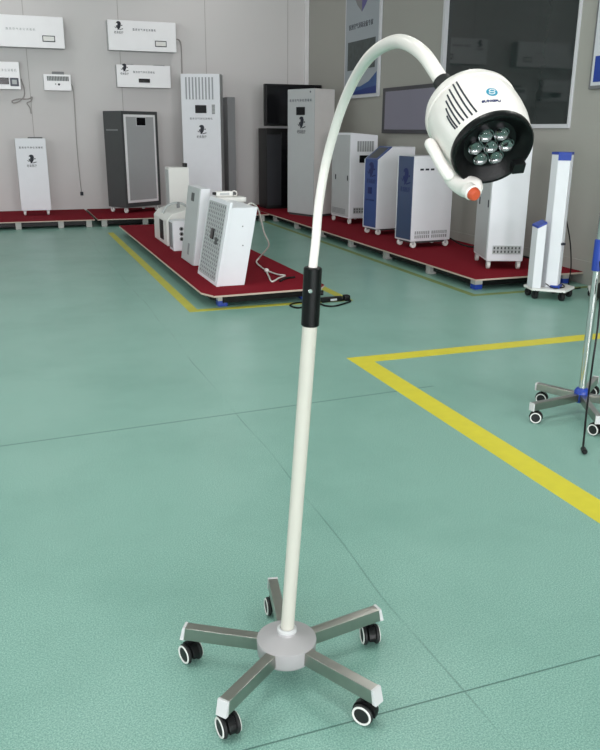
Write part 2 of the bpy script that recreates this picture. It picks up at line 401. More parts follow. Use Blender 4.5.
# ------------------------------------------------------------------ units on the back wall
def wall_unit(xa, xb, za, zb, d, label):
    """front face seen at xa..xb, za..zb in the wall plane; the body stands d off the wall"""
    k = (Y1-d)/13.55; xa, xb = xa*k, xb*k; za, zb = CAM_H+(za-CAM_H)*k, CAM_H+(zb-CAM_H)*k
    t = thing('wall_unit', label, 'air purifier', ((xa+xb)/2, Y1, za), 0, 'white units hung on the back wall')
    wd, h = xb-xa, zb-za
    MB().box(-wd/2, wd/2, -d+0.02, -0.001, 0, h, 0.008).out('body', M_LGREY, t)
    MB().box(-wd/2, wd/2, -d, -d+0.022, 0, h, 0.006).out('front_panel', M_BRIGHT, t)
    return t, wd, h, -d
NAME = '医用空气净化消毒机'
t, wd, h, y = wall_unit(-0.42, 1.09, 2.575, 3.025, 0.2, 'long white wall unit with a small framed readout, at upper left corner of the picture')
emblem(t, at(-wd/2+0.27, y-0.001, h*0.72), 0.13, M_GINK); words(t, at(0.12, y-0.001, h*0.56), NAME, 0.42, 0.05, M_LGREY)
screen(t, wd/2-0.31, wd/2-0.15, y, 0.10, 0.165, 'readout', M_WHITE2, M_INK)
t, wd, h, y = wall_unit(1.76, 2.84, 2.585, 3.03, 0.2, 'long white wall unit with dark emblem and bright framed readout, above a shorter one')
emblem(t, at(-wd/2+0.165, y-0.001, h*0.74), 0.125, M_INK); words(t, at(0.03, y-0.001, h*0.70), NAME, 0.36, 0.052, M_GINK)
screen(t, wd/2-0.33, wd/2-0.17, y, 0.085, 0.15, 'readout', M_WHITE2, M_INK)
MB().tube([(2.80,13.45,2.776),(2.893,13.57,2.778),(2.923,13.58,2.704),(2.926,13.58,2.553),(2.922,13.58,2.2)], 0.009, 8).out('cord', M_CORDG, t, off=t.location)
t, wd, h, y = wall_unit(1.86, 2.725, 2.035, 2.375, 0.16, 'shorter white wall unit with small black display, just above the charcoal machine')
emblem(t, at(-wd/2+0.12, y-0.001, h*0.78), 0.115, M_INK); words(t, at(0.0, y-0.001, h*0.68), NAME, 0.34, 0.048, M_GINK)
screen(t, -0.09, 0.09, y, 0.075, 0.135)
for s in (-0.24, 0.26): MB().box(s-0.09, s+0.09, -0.1, -0.02, h-0.001, h+0.012).out('outlet_lip', M_MGREY, t, smooth=False)
t, wd, h, y = wall_unit(-0.35, 0.385, 1.965, 2.36, 0.12, 'white wall unit cut by the left picture edge, with black display and rounded square outlet')
screen(t, wd/2-0.42, wd/2-0.165, y, 0.07, 0.165)
MB().box(wd/2-0.15, wd/2-0.025, y-0.008, y+0.004, 0.045, 0.165, 0.02).out('outlet', M_GINK, t)
MB().box(wd/2-0.125, wd/2-0.05, y-0.011, y+0.004, 0.07, 0.14, 0.008).out('outlet_core', M_LGREY, t)
words(t, at(0.12, y-0.001, 0.27), NAME, 0.4, 0.06, M_LGREY)
MB().tube([(0.398,13.56,2.118),(0.43,13.58,1.988),(0.419,13.58,1.871),(0.353,13.58,1.80),(0.261,13.58,1.765),(0.235,13.58,1.794),(0.326,13.58,1.825),(0.474,13.58,1.828),(0.536,13.58,1.859),(0.516,13.58,1.80),(0.453,13.58,1.769),(0.491,13.58,1.695),(0.499,13.58,1.61)], 0.008, 8).out('cord', M_CORDG, t, off=t.location)
t, wd, h, y = wall_unit(0.73, 1.14, 1.96, 2.20, 0.1, 'small white wall unit with a grille and long hanging cord, left of the charcoal machine')
grille(t, -wd/2+0.05, wd/2-0.03, y, h*0.60, h*0.88, 14)
MB().box(-0.07, 0.11, -0.09, -0.03, h-0.002, h+0.04, 0.006).out('top_handle', M_MGREY, t)
MB().cyl((0.02, y-0.006, h*0.38), (0.02, y+0.002, h*0.38), 0.016).cyl((-0.03, y-0.006, h*0.4), (-0.03, y+0.002, h*0.4), 0.008).out('button', M_INK, t)
MB().tube([(1.13,13.56,2.065),(1.161,13.585,2.02),(1.169,13.585,1.826),(1.16,13.585,1.216),(1.164,13.585,0.747),(1.177,13.585,0.396)], 0.006, 8).out('cord', M_CORDG, t, off=t.location)
MB().box(1.155, 1.205, 13.57, 13.598, 0.34, 0.40, 0.006).out('plug', M_INK, t, off=t.location)

# ------------------------------------------------------------------ floor standing machines at the back
loc, a = placed((0.206, 12.79, 0, 0.435, 0.16))
t = thing('panel_unit', 'slim white panel unit on small casters by the back wall, leftmost machine on the floor', 'air purifier', loc, a)
MB().box(-0.2175, 0.2175, -0.06, 0.08, 0.073, 1.125, 0.008).out('body', M_LGREY, t)
MB().box(-0.2175, 0.2175, -0.08, -0.058, 0.073, 1.13, 0.006).out('front_panel', M_WHITE, t)
MB().box(-0.03, 0.18, -0.03, 0.05, 1.12, 1.145, 0.005).out('top_outlet', M_DGREY, t)
words(t, at(0, -0.081, 0.995), NAME, 0.34, 0.042, M_INK); emblem(t, at(-0.01, -0.081, 0.80), 0.125, M_INK)
casters(t, [(-0.17,-0.05),(0.17,-0.05),(-0.17,0.05),(0.17,0.05)], 0.032, M_WHITE2)

loc, a = placed((1.762, 12.668, 33, 0.75, 0.42))
t = thing('filter_machine', 'charcoal grey machine with silver framed grey mesh front, on casters by the back wall', 'air purifier', loc, a)
H0, H1 = 0.085, 1.536; W2, D2 = 0.375, 0.21
MB().box(-W2, W2, -D2, D2, H0, H1, 0.008).out('body', M_DGREY, t)
MB().box(-W2+0.045, W2-0.06, -D2-0.008, -D2+0.01, H0+0.07, H1-0.05, 0.004).out('front_frame', M_BRIGHT, t)
MB().box(-W2+0.085, W2-0.1, -D2-0.011, -D2+0.01, H0+0.11, H1-0.085, 0.002).out('mesh_panel', mat('brushed_mesh', (174,176,178), 0.6, 0.0, 0.12, 90), t)
screen(t, -0.08, 0.10, -D2-0.009, H1-0.21, H1-0.095, 'display', M_GLOSS, M_SILV)
MB().box(-W2-0.004, -W2+0.004, -0.12, 0.15, H1-0.29, H1-0.27).out('side_handle', M_MGREY, t, smooth=False)
casters(t, [(-W2+0.05,-D2+0.05),(W2-0.05,-D2+0.05),(-W2+0.05,D2-0.05),(W2-0.05,D2-0.05)], 0.04, M_WHITE2)

loc, a = placed((2.755, 12.93, -24, 0.62, 0.30))
t = thing('cabinet_unit', 'tall white unit with slatted grille at the top and black display, by the back wall', 'air purifier', loc, a)
W2, D2, H0, H1 = 0.31, 0.15, 0.05, 2.105
MB().box(-W2, W2, -D2+0.02, D2, H0, H1, 0.008).out('body', M_LGREY, t)
MB().box(-W2, W2, -D2, -D2+0.022, H0, H1, 0.008).out('front_panel', M_WHITE, t)
MB().box(-W2+0.03, W2-0.03, -D2+0.03, D2-0.03, 0, H0+0.002).out('plinth', M_DGREY, t)
grille(t, -W2+0.06, W2-0.09, -D2, H1-0.38, H1-0.05, 9, True, M_WHITE, mat('pale_louvre', (160,163,168), 0.6))
screen(t, -0.09, 0.09, -D2, H1-0.585, H1-0.465)
grille(t, 0.175, 0.225, -D2, H1-0.60, H1-0.455, 7, False, M_LGREY, M_MGREY)
words(t, at(0.0, -D2-0.001, H1-0.67), NAME, 0.36, 0.045, M_GINK); emblem(t, at(0.0, -D2-0.001, H1-0.87), 0.14, M_INK)
tag(MB().box(3.54, 3.67, 13.05, 13.55, PT, 1.90, 0.006).out('slab_cabinet', M_MGREY), 'narrow grey slab cabinet just behind the tall white unit at the back wall', 'cabinet')

# black group in the corner
t = thing('kiosk_cabinet', 'black upright cabinet in the room corner, under a black screen', 'cabinet', (4.45, 12.98, PT))
MB().box(-0.34, 0.45, -0.22, 0.22, 0.0, 1.30, 0.01).out('body', M_BLACK, t)
MB().box(-0.325, -0.08, -0.226, -0.2, 0.06, 1.2, 0.004).out('side_panel', mat('dark_side_panel', (46,48,52), 0.5, spec=0.2), t)
MB().box(-0.08, 0.44, -0.224, -0.2, 0.03, 1.24, 0.004).out('door_panel', M_GLOSS, t)
t = thing('television', 'large black flat screen standing on the black corner cabinet', 'screen', (4.62, 12.9, 1.42))
MB().box(-0.5, 0.5, -0.04, 0.04, 0.035, 0.69, 0.01).out('casing', M_BLACK, t)
MB().box(-0.47, 0.47, -0.046, -0.02, 0.07, 0.665, 0.003).out('display', M_GLOSS, t)
MB().box(-0.2, 0.2, -0.12, 0.1, 0, 0.012, 0.004).box(-0.06, 0.06, -0.02, 0.03, 0.01, 0.1, 0.004).out('stand_foot', M_SILV, t)

loc, a = placed((4.176, 11.895, -69, 0.602, 0.42))
t = thing('cabinet_unit', 'tall white cabinet without casters, in front of the black corner screen', 'air purifier', loc, a)
W2, D2, H0, H1 = 0.301, 0.21, 0.03, 1.86
MB().box(-W2, W2, -D2+0.02, D2, H0, H1, 0.008).out('body', M_WARM, t)
MB().box(-W2, W2, -D2, -D2+0.022, H0, H1, 0.008).out('front_panel', M_LGREY, t)
MB().box(-W2+0.02, W2-0.02, -D2+0.02, D2-0.02, 0, H0+0.002).out('plinth', M_DGREY, t)
words(t, at(0.0, -D2-0.001, H1-0.165), NAME, 0.5, 0.06, M_GINK)
screen(t, -0.09, 0.10, -D2, H1-0.37, H1-0.255); emblem(t, at(0.02, -D2-0.001, H1-0.52), 0.17, M_INK)
MB().cyl((0.22, -D2-0.004, H1-0.045), (0.22, -D2+0.002, H1-0.045), 0.014).out('indicator', M_GINK, t)

# ------------------------------------------------------------------ machines along the right wall
def locks(parent, pts):
    for x, y, z in pts: MB().box(x-0.006, x+0.004, y-0.012, y+0.012, z-0.035, z+0.035, 0.003).out('door_lock', M_INK, parent)
def sided_cabinet(fit, H0, H1, label, slope, top_vent):
    loc, a = placed(fit); W2, D2 = fit[3]/2, fit[4]/2
    t = thing('casing_unit', label, 'air purifier', loc, a)
    b = MB(); z2 = H1-slope
    b.hexa([(-W2,-D2,H0),(W2,-D2,H0),(W2,D2,H0),(-W2,D2,H0),(-W2,-D2,H1),(W2,-D2,z2),(W2,D2,z2),(-W2,D2,H1)], 0.008)
    b.out('body', M_WHITE, t)
    MB().box(-W2-0.006, -W2+0.002, -D2+0.025, D2-0.02, H0+0.02, H1-0.03, 0.003).out('side_door', M_LGREY, t)
    locks(t, [(-W2-0.006, -D2*0.78, (H0+H1)*0.48), (-W2-0.006, D2*0.5, (H0+H1)*0.48)])
    grille(t, -W2*0.72, W2*0.85, -D2, H0+0.075, H0+0.145, 8, True, M_LGREY, M_DGREY, 2)
    if top_vent:
        grille(t, -W2*0.55, W2*0.7, -D2, H1-0.25, H1-0.11, 7, True, M_LGREY, M_MGREY)
        screen(t, -W2*0.35, W2*0.6, -D2, H1-0.40, H1-0.30)
        g = MB()
        for k in range(5): g.box(-W2-0.009, -W2-0.004, -D2*0.6, D2*0.8, H0+0.05+0.016*k, H0+0.058+0.016*k)
        g.out('side_vent', M_MGREY, t, smooth=False)
    casters(t, [(-W2+0.03,-D2+0.04),(W2-0.03,-D2+0.04),(-W2+0.03,D2-0.04),(W2-0.03,D2-0.04)], 0.038, M_WHITE2)
    return t
sided_cabinet((4.535, 10.275, 3, 0.42, 0.60), 0.08, 1.245, 'pale grey cabinet with two side locks and slatted vent, behind the blue fronted machines', 0.03, True)
sided_cabinet((4.296, 6.43, -20, 0.35, 0.57), 0.08, 1.21, 'white cabinet with grey locked side door, nearest machine on the right wall platform', 0.0, False)

def blue_machine(fit, H0, Hf, Hb, run, label, wide):
    loc, a = placed(fit); W2, D2 = fit[3]/2, fit[4]/2
    t = thing('blue_front_machine', label, 'air purifier', loc, a, 'blue fronted machines')
    prof = [(-D2, H0), (D2, H0), (D2, Hb), (-D2+run, Hb), (-D2, Hf)] if run else [(-D2, H0), (D2, H0), (D2, Hb), (-D2, Hb)]
    Mx = Matrix(((0,0,1,-W2),(1,0,0,0),(0,1,0,0),(0,0,0,1)))          # profile (y,z) swept along x
    MB().prism(prof, Mx, fit[3], 0.008).out('body', M_WHITE, t)
    e = 0.035
    f = MB().box(-W2+e, W2-0.012, -D2-0.008, -D2+0.01, H0+0.02, Hf-0.005, 0.003).out('front_panel', M_BLUE if run else M_BLUE2, t)
    if run:
        s = [(-D2+0.015, Hf+0.004), (-D2+run-0.02, Hb-0.012), (-D2+run-0.025, Hb-0.004), (-D2+0.005, Hf+0.016)]
        s = [(-D2-0.006, Hf-0.005), (-D2+run*0.93, Hb-0.008), (-D2+run*0.92, Hb+0.002), (-D2-0.01, Hf+0.002)]
        Mp = Matrix(((0,0,1,-W2+e),(1,0,0,0),(0,1,0,0),(0,0,0,1)))
        MB().prism(s, Mp, fit[3]-e-0.012).out('sloped_panel', M_BLUE, t)
        g = [(y+0.1*run if i in (0,3) else y-0.12*run, z+(0.1 if i in (0,3) else -0.12)*(Hb-Hf)+0.003) for i, (y, z) in enumerate(s)]
        MB().prism(g, Matrix(((0,0,1,-W2+e+0.04),(1,0,0,0),(0,1,0,0),(0,0,0,1))), fit[3]-e-0.1).out('control_screen', M_DGREY, t)
        screen(t, -0.035, 0.045, -D2-0.008, Hf-0.42, Hf-0.34, 'badge', M_NAVY)
        words(t, at(0.01, -D2-0.009, Hf-0.5), NAME, 0.2, 0.03, M_NAVY)
    emblem(t, at(0.02, -D2-0.009, Hf-(0.17 if run else 0.27)), 0.18, M_NAVY)
    MB().box(-W2+0.02, W2-0.02, -D2+0.03, D2-0.03, H0-0.02, H0+0.002).out('chassis', M_DGREY, t)
    if wide:                                                         # vents low and high on the side that faces the camera
        for (y0, y1) in ((-D2+0.04, -0.02), (0.0, D2-0.05)):
            g = MB().box(W2-0.004, W2+0.003, y0, y1, H0+0.035, H0+0.115).out('side_vent', M_MGREY, t, smooth=False)
            b = MB()
            for k in range(9):
                yy = y0+(y1-y0)*k/8; b.box(W2, W2+0.006, yy-0.005, yy+0.005, H0+0.035, H0+0.115)
            b.box(W2, W2+0.006, y0, y1, H0+0.07, H0+0.08).out('vent_bars', M_WHITE, g, smooth=False)
        for k in range(3): MB().box(W2-0.002, W2+0.003, -D2+0.08+0.07*k, -D2+0.125+0.07*k, Hb-0.155, Hb-0.135).out('slot', M_INK, t, smooth=False)
    casters(t, [(-W2+0.04,-D2+0.04),(W2-0.03,-D2+0.04),(-W2+0.04,D2-0.05),(W2-0.03,D2-0.05)], 0.036, M_WHITE2)
    return t
blue_machine((4.338, 9.395, -83, 0.33, 0.55), 0.075, 0.93, 1.085, 0.22, 'blue fronted white machine with sloping top panel, beside the pale grey cabinet', False)
FB = blue_machine((4.225, 8.244, -85, 0.345, 0.535), 0.075, 1.012, 1.012, 0, 'flat topped white machine with blue front, half hidden by the lamp handle', True)
MB().tube([(4.80,7.98,PT+0.09),(4.9,7.8,PT+0.02),(5.06,7.6,PT+0.012),(5.03,7.45,PT+0.012),(5.09,7.2,PT+0.012),(5.1,6.7,PT+0.012)], 0.009, 8).out('cord', M_BLACK, FB, world=True)

# ------------------------------------------------------------------ things hung on the right wall
def flat_on_right(name, label, cat, ya, yb, za, zb, d):
    """local x runs along the wall towards the camera, local -y faces into the room"""
    return thing(name, label, cat, (X1, (ya+yb)/2, za), R(-90)), abs(ya-yb)/2, zb-za
t, W2, h = flat_on_right('poster', 'tall framed poster with shield, photo strip and blue foot, behind the lamp neck', 'poster', 11.92, 10.69, 1.86, 4.0, 0.04)
MB().box(-W2, W2, -0.035, -0.001, 0, h, 0.006).out('frame', M_SILV, t)
MB().box(-W2+0.04, W2-0.045, -0.039, -0.03, 0.045, h-0.04).out('sheet', M_PAPER, t, smooth=False)
Y = -0.0405
def poly(name, pts, mtl, dy=0.0): MB().prism(pts, at(0, Y-dy+0.002, 0), 0.002).out(name, mtl, t, smooth=False)
poly('shield_print', [(-0.30,2.1),(0.0,2.1),(0.0,1.18),(-0.16,1.28),(-0.30,1.42)], mat('shield_grey', (120,122,122), 0.5))
poly('shield_print', [(0.0,2.1),(0.26,2.1),(0.26,1.38),(0.12,1.26),(0.0,1.18)], mat('shield_violet', (86,82,140), 0.5))
MB().text('医用空气消毒设备专家', 0.085, at(-0.03, Y, 1.0), width=0.84).out('lettering', M_INK, t, smooth=False)
poly('photo_print', [(-0.48,0.40),(0.49,0.40),(0.49,0.80),(-0.48,0.80)], mat('photo_dark', (58,68,68), 0.5, var=0.75, scale=14))
poly('wave_print', [(-0.56,0.05),(0.56,0.05),(0.56,0.34),(0.3,0.22),(0.0,0.16),(-0.3,0.16),(-0.56,0.10)], mat('wave_blue', (52,84,136), 0.5, var=0.3, scale=3))
poly('wave_print', [(-0.56,0.05),(0.56,0.05),(0.56,0.15),(0.2,0.13),(-0.56,0.06)], mat('wave_navy', (28,52,120), 0.5), 0.001)
t, W2, h = flat_on_right('wall_screen', 'dark framed wall screen with lilac grey face, left of the lamp head', 'screen', 10.50, 8.93, 1.36, 1.96, 0.05)
MB().box(-W2, W2, -0.05, -0.001, 0, h, 0.006).out('frame', mat('screen_frame_grey', (62,62,68), 0.4), t)
MB().box(-W2+0.09, W2-0.06, -0.054, -0.04, 0.05, h-0.05, 0.003).out('display', M_SCREEN, t)
t, W2, h = flat_on_right('poster', 'grey framed poster with blue foot, cut by the right picture edge', 'poster', 6.24, 5.2, 1.77, 3.6, 0.04)
MB().box(-W2, W2, -0.035, -0.001, 0, h, 0.006).out('frame', mat('poster_frame_grey', (112,114,116), 0.4), t)
MB().box(-W2+0.03, W2-0.03, -0.039, -0.03, 0.03, h-0.03).out('sheet', mat('poster_white', (206,210,216), 0.5), t, smooth=False)
MB().prism([(-W2+0.06,0.06),(W2-0.06,0.06),(W2-0.06,0.28),(-W2+0.06,0.28)], at(0, -0.0385, 0), 0.002).out('blue_print', mat('poster_blue', (24,60,150), 0.5), t, smooth=False)

# ------------------------------------------------------------------ column units on rolling bases at the right
def column_unit(loc, rz, label):
    t = thing('column_unit', label, 'air purifier', loc, rz, 'white column units on rolling bases')
    plate = [(-0.205,-0.01),(0.0,-0.20),(0.21,-0.06),(0.20,0.14),(0.05,0.22),(-0.17,0.16)]
    MB().prism(plate, Matrix.Translation((0,0,0.075)), 0.022, 0.006).out('base_plate', M_WHITE2, t)
    casters(t, [(-0.16,-0.01),(0.0,-0.165),(0.175,-0.04),(0.15,0.13),(-0.13,0.13)], 0.034, M_RUBBER, 0, 0.032, M_BLACK)
    sec = [(-0.075,-0.02),(0.0,-0.085),(0.085,-0.015),(0.07,0.09),(-0.06,0.09)]
    MB().prism(sec, Matrix.Translation((0,0,0.097)), 1.12, 0.008).out('column', M_WHITE, t)
    MB().prism([(x*1.02, y*1.02) for x, y in sec], Matrix.Translation((0,0,1.215)), 0.022, 0.004).out('top_cap', M_SBLUE, t)
    MB().prism([(-0.078,-0.024),(0.0,-0.092),(0.0,-0.07),(-0.06,-0.016)], Matrix.Translation((0,0,1.17)), 0.05).out('cap_lip', M_SBLUE, t)
    MB().prism([(-0.05,-0.05),(0.0,-0.115),(0.088,-0.04),(0.05,0.0)], Matrix.Translation((0,0,0.096)), 0.026, 0.004).out('foot_cap', M_SBLUE, t)
    MB().box(-0.005, 0.035, -0.093, -0.05, 0.47, 0.49, 0.003).out('switch', M_INK, t)
    MB().hexa([(-0.203, -0.008, 0.097),(-0.138, -0.043, 0.097),(-0.108, 0.072, 0.097),(-0.173, 0.112, 0.097),(-0.203, -0.008, 0.61),(-0.138, -0.043, 0.65),(-0.108, 0.072, 0.66),(-0.173, 0.112, 0.62)], 0.006).out('side_column', M_WHITE, t)
    MB().hexa([(-0.205, -0.01, 0.61),(-0.136, -0.046, 0.65),(-0.106, 0.074, 0.66),(-0.175, 0.114, 0.62),(-0.201, -0.008, 0.628),(-0.138, -0.043, 0.668),(-0.108, 0.072, 0.678),(-0.173, 0.112, 0.638)], 0.003).out('side_cap', M_SBLUE, t)
    MB().tube([(-0.10,-0.05,0.14),(-0.05,-0.10,0.105),(0.06,-0.09,0.103),(0.12,-0.02,0.105),(0.13,0.08,0.12),(0.15,0.2,0.16)], 0.005, 8).out('cord', M_BLACK, t)
    return t
cu = column_unit((4.425, 5.60, 0), R(0), 'slim white column unit with blue cap on a rolling base, at the platform end')
dup(cu, 'second rolling column unit, only its base corner showing at the right picture edge', (4.85, 5.36, 0), R(200))
MB().tube([(4.46,5.66,0.80),(4.62,5.76,0.70),(4.74,5.80,0.46),(4.80,5.82,0.22),(4.82,5.84,0.015),(4.95,5.84,0.008)], 0.006, 8).out('wall_cord', M_BLACK, cu, world=True)

# ------------------------------------------------------------------ things on the island platform
# unit with a square grid face, leaning slightly
t = thing('grid_unit', 'white box unit with a grey grid face, leaning at the near end of the island', 'air purifier', (1.73, 6.74, PT))
GU = t
def lean(x, y, z): return (x+0.135*z/0.7, y, z)             # the casing leans sideways
BLx, BRx = -0.11, -0.12
y0, y1 = -0.355, 0.345
hh = lambda x0, x1, ya, yb, za, zb, bev=0: MB().hexa([lean(x0,ya,za),lean(x1,ya,za),lean(x1,yb,za),lean(x0,yb,za),lean(x0,ya,zb),lean(x1,ya,zb),lean(x1,yb,zb),lean(x0,yb,zb)], bev)
hh(-0.10, 0.125, y0+0.012, y1, 0.0, 0.655, 0.004).out('body', M_WHITE, t)
hh(-0.125, -0.10, y0, y1+0.01, 0.0, 0.70, 0.003).out('face_flange', M_WHITE, t)
g = hh(-0.128, -0.12, y0+0.07, y1-0.06, 0.04, 0.665).out('grid_panel', M_MGREY2, t, smooth=False)
b = MB()
def bar(ya, yb, za, zb): b.hexa([lean(-0.133,ya,za),lean(-0.122,ya,za),lean(-0.122,yb,za),lean(-0.133,yb,za),lean(-0.133,ya,zb),lean(-0.122,ya,zb),lean(-0.122,yb,zb),lean(-0.133,yb,zb)])
for k in range(10): yy = y0+0.07+(y1-y0-0.13)*k/9; bar(yy-0.011, yy+0.011, 0.04, 0.665)
for k in range(19): zz = 0.04+0.625*k/18; bar(y0+0.07, y1-0.06, zz-0.006, zz+0.006)
b.out('grid_bars', M_LGREY, g, smooth=False)
hh(-0.145, -0.125, -0.04, 0.05, 0.36, 0.45, 0.003).out('display', M_GLOSS, t)
hh(-0.143, -0.125, -0.17, -0.12, 0.33, 0.39, 0.003).out('switch', M_DGREY, t)
for yz in ((0.02,0.5),(0.05,0.34)):
    x = yz[0]; MB().cyl(lean(x,y0+0.008,yz[1]), lean(x,y0+0.016,yz[1]), 0.006, seg=10).out('screw', M_MGREY, t)
t2 = thing('lid_box', 'white box with a pale tray top, just behind the grid face unit', 'air purifier', (1.76, 7.22, PT))
MB().hexa([(-0.05,-0.11,0),(0.22,-0.11,0),(0.22,0.06,0),(-0.05,0.06,0),(0.06,-0.11,0.645),(0.31,-0.11,0.645),(0.31,0.06,0.645),(0.06,0.06,0.645)], 0.004).out('body', M_WHITE2, t2)
MB().hexa([(0.04,-0.12,0.638),(0.33,-0.12,0.638),(0.33,0.07,0.638),(0.04,0.07,0.638),(0.04,-0.12,0.68),(0.33,-0.12,0.68),(0.33,0.07,0.68),(0.04,0.07,0.68)], 0.006).out('lid', M_WHITE2, t2)
# slim grey unit behind
t = thing('slim_unit', 'slim grey panel unit with white edge, leaning behind the grid face unit', 'air purifier', (1.69, 7.76, PT))
sl = lambda x, y, z: (x+0.10*z/0.74, y, z)
sh = lambda x0, x1, ya, yb, za, zb, bev=0: MB().hexa([sl(x0,ya,za),sl(x1,ya,za),sl(x1,yb,za),sl(x0,yb,za),sl(x0,ya,zb),sl(x1,ya,zb),sl(x1,yb,zb),sl(x0,yb,zb)], bev)
sh(-0.03, 0.06, -0.265, 0.265, 0.0, 0.735, 0.006).out('body', M_WHITE, t)
sh(-0.042, -0.028, -0.26, 0.262, 0.004, 0.732, 0.003).out('face_panel', M_LGREY, t)
sh(-0.047, -0.04, -0.06, 0.05, 0.60, 0.68, 0.002).out('display', M_DGREY, t)
sh(-0.047, -0.04, -0.06, 0.0, 0.08, 0.19, 0.002).out('badge', M_MGREY, t)
# adaptor on top
t = thing('power_adapter', 'small white power adapter with looped cord, lying on top of the tray topped box', 'adapter', (1.95, 7.22, PT+0.68))
MB().box(-0.12, 0.04, -0.035, 0.04, 0.0, 0.05, 0.014, None, 3).out('body', M_WHITE2, t)
MB().box(-0.09, 0.0, -0.038, -0.03, 0.016, 0.036).out('rating_label', M_LGREY, t, smooth=False)
MB().cyl((-0.12,0,0.028), (-0.15,0,0.032), 0.015, 0.012).out('plug_end', M_BLACK, t)
MB().tube([(0.03,0.0,0.04),(0.06,0.0,0.05),(0.082,0.0,0.035),(0.078,0.0,0.01),(0.045,-0.02,0.008)], 0.006, 8).out('cord', M_CORDW, t)
# boxes at the far end
t = thing('upright_box', 'tall plain white box at the far end of the island, before the tall white unit', 'air purifier', (2.10, 10.3, PT))
MB().box(-0.125, 0.135, -0.11, 0.13, 0.0, 0.81, 0.006).out('body', M_WHITE2, t)
MB().box(-0.128, -0.12, -0.09, 0.11, 0.03, 0.78, 0.002).out('side_panel', M_LGREY, t)
MB().box(0.09, 0.13, -0.06, 0.06, 0.81, 0.86, 0.008).out('handle', M_BLACK, t)
t = thing('hood_unit', 'low white unit with sloped hood and dark open side, in the middle of the island', 'air purifier', (1.80, 9.3, PT))
Mx = Matrix(((1,0,0,0),(0,0,1,-0.40),(0,1,0,0),(0,0,0,1)))
MB().prism([(-0.125,0.0),(0.22,0.0),(0.22,0.40),(0.10,0.40),(-0.06,0.36),(-0.125,0.29)], Mx, 0.80, 0.012).out('body', M_WHITE2, t)
MB().hexa([(-0.132,-0.20,0.05),(-0.12,-0.20,0.05),(-0.12,0.0,0.05),(-0.132,0.0,0.05),(-0.132,-0.20,0.27),(-0.12,-0.20,0.27),(-0.12,0.0,0.27),(-0.132,0.0,0.27)]).out('side_opening', M_BLACK, t, smooth=False)
MB().box(-0.10, 0.2, -0.407, -0.395, 0.27, 0.285).box(0.12, 0.16, -0.41, -0.395, 0.268, 0.29).out('front_latch', M_MGREY, t, smooth=False)
MB().tube([(-0.10,-0.05,0.34),(-0.04,-0.05,0.42),(0.06,-0.04,0.45),(0.14,-0.04,0.44),(0.2,-0.02,0.40)], 0.014, 10).out('hose', M_LGREY, t)
MB().box(0.075, 0.105, -0.07, -0.02, 0.39, 0.46, 0.004).out('clip', M_MGREY, t)
t = thing('vent_box', 'small white box with three dark round vents, before the hooded unit on the island', 'air purifier', (1.76, 8.62, PT))
MB().box(-0.09, 0.075, -0.115, 0.115, 0.0, 0.325, 0.006).out('body', M_WHITE, t)
MB().box(-0.098, -0.088, -0.07, 0.08, 0.03, 0.30, 0.003).out('side_flange', M_MGREY, t)
for k in range(3):
    v = MB().cyl((0.0,-0.122,0.13+0.055*k), (0.0,-0.112,0.13+0.055*k), 0.022, seg=16).out('vent', M_MGREY, t)
    MB().cyl((0.0,-0.125,0.13+0.055*k), (0.0,-0.118,0.13+0.055*k), 0.012, seg=12).out('vent_core', M_BLACK, v)

# cords
pts = [(1.953, 6.62, 0.766), (1.99, 6.65, 0.784), (2.041, 6.7, 0.77), (2.108, 6.8, 0.72), (2.173, 6.92, 0.617), (2.243, 7.05, 0.481), (2.34, 7.2, 0.345), (2.352, 7.35, 0.26), (2.359, 7.59, 0.15), (2.297, 7.475, 0.13), (2.258, 7.235, 0.13), (2.241, 6.973, 0.13), (2.275, 6.738, 0.13), (2.32, 6.669, 0.13), (2.227, 6.567, 0.13), (2.115, 6.426, 0.13), (2.169, 6.692, 0.13), (2.232, 6.947, 0.13)]
cable = MB().tube(pts, 0.0075, 8).out('cord', M_CORDW, GU, world=True)
MB().ball((2.223, 6.917, 0.142), 0.022, 0.03, 0.02).out('plug', M_WHITE2, cable, off=GU.location)
tag(MB().tube([(2.19,6.43,0.127),(2.28,6.54,0.128),(2.36,6.57,0.127),(2.38,6.57,0.13)], 0.010, 8).out('cable_stub', M_BLACK),
    'short black cable end lying on the near edge of the island carpet', 'cord')
t = thing('power_strip', 'black power strip with looped cord, on the floor behind the lamp pole', 'power strip', (2.53, 6.05, 0))
MB().box(-0.11, 0.10, -0.03, 0.03, 0.002, 0.04, 0.008, Matrix.Rotation(R(4),4,'Z')).out('body', M_BLACK, t)
MB().box(-0.03, 0.03, -0.034, -0.028, 0.012, 0.03, 0.002, Matrix.Rotation(R(4),4,'Z')).out('rating_label', M_LGREY, t)
MB().box(0.105, 0.16, -0.03, 0.03, 0.0, 0.05, 0.01).out('plug', M_BLACK, t)
MB().tube([(2.66,6.05,0.02),(2.678,5.99,0.008),(2.597,5.92,0.008),(2.471,5.844,0.008),(2.40,5.878,0.008),(2.38,5.96,0.008),(2.288,5.945,0.008),(2.16,5.875,0.008),(2.125,5.98,0.008),(2.189,6.051,0.008),(2.29,6.069,0.008),(2.40,6.05,0.012),(2.44,6.045,0.02)], 0.007, 8).out('cord', M_BLACK, t, off=t.location)

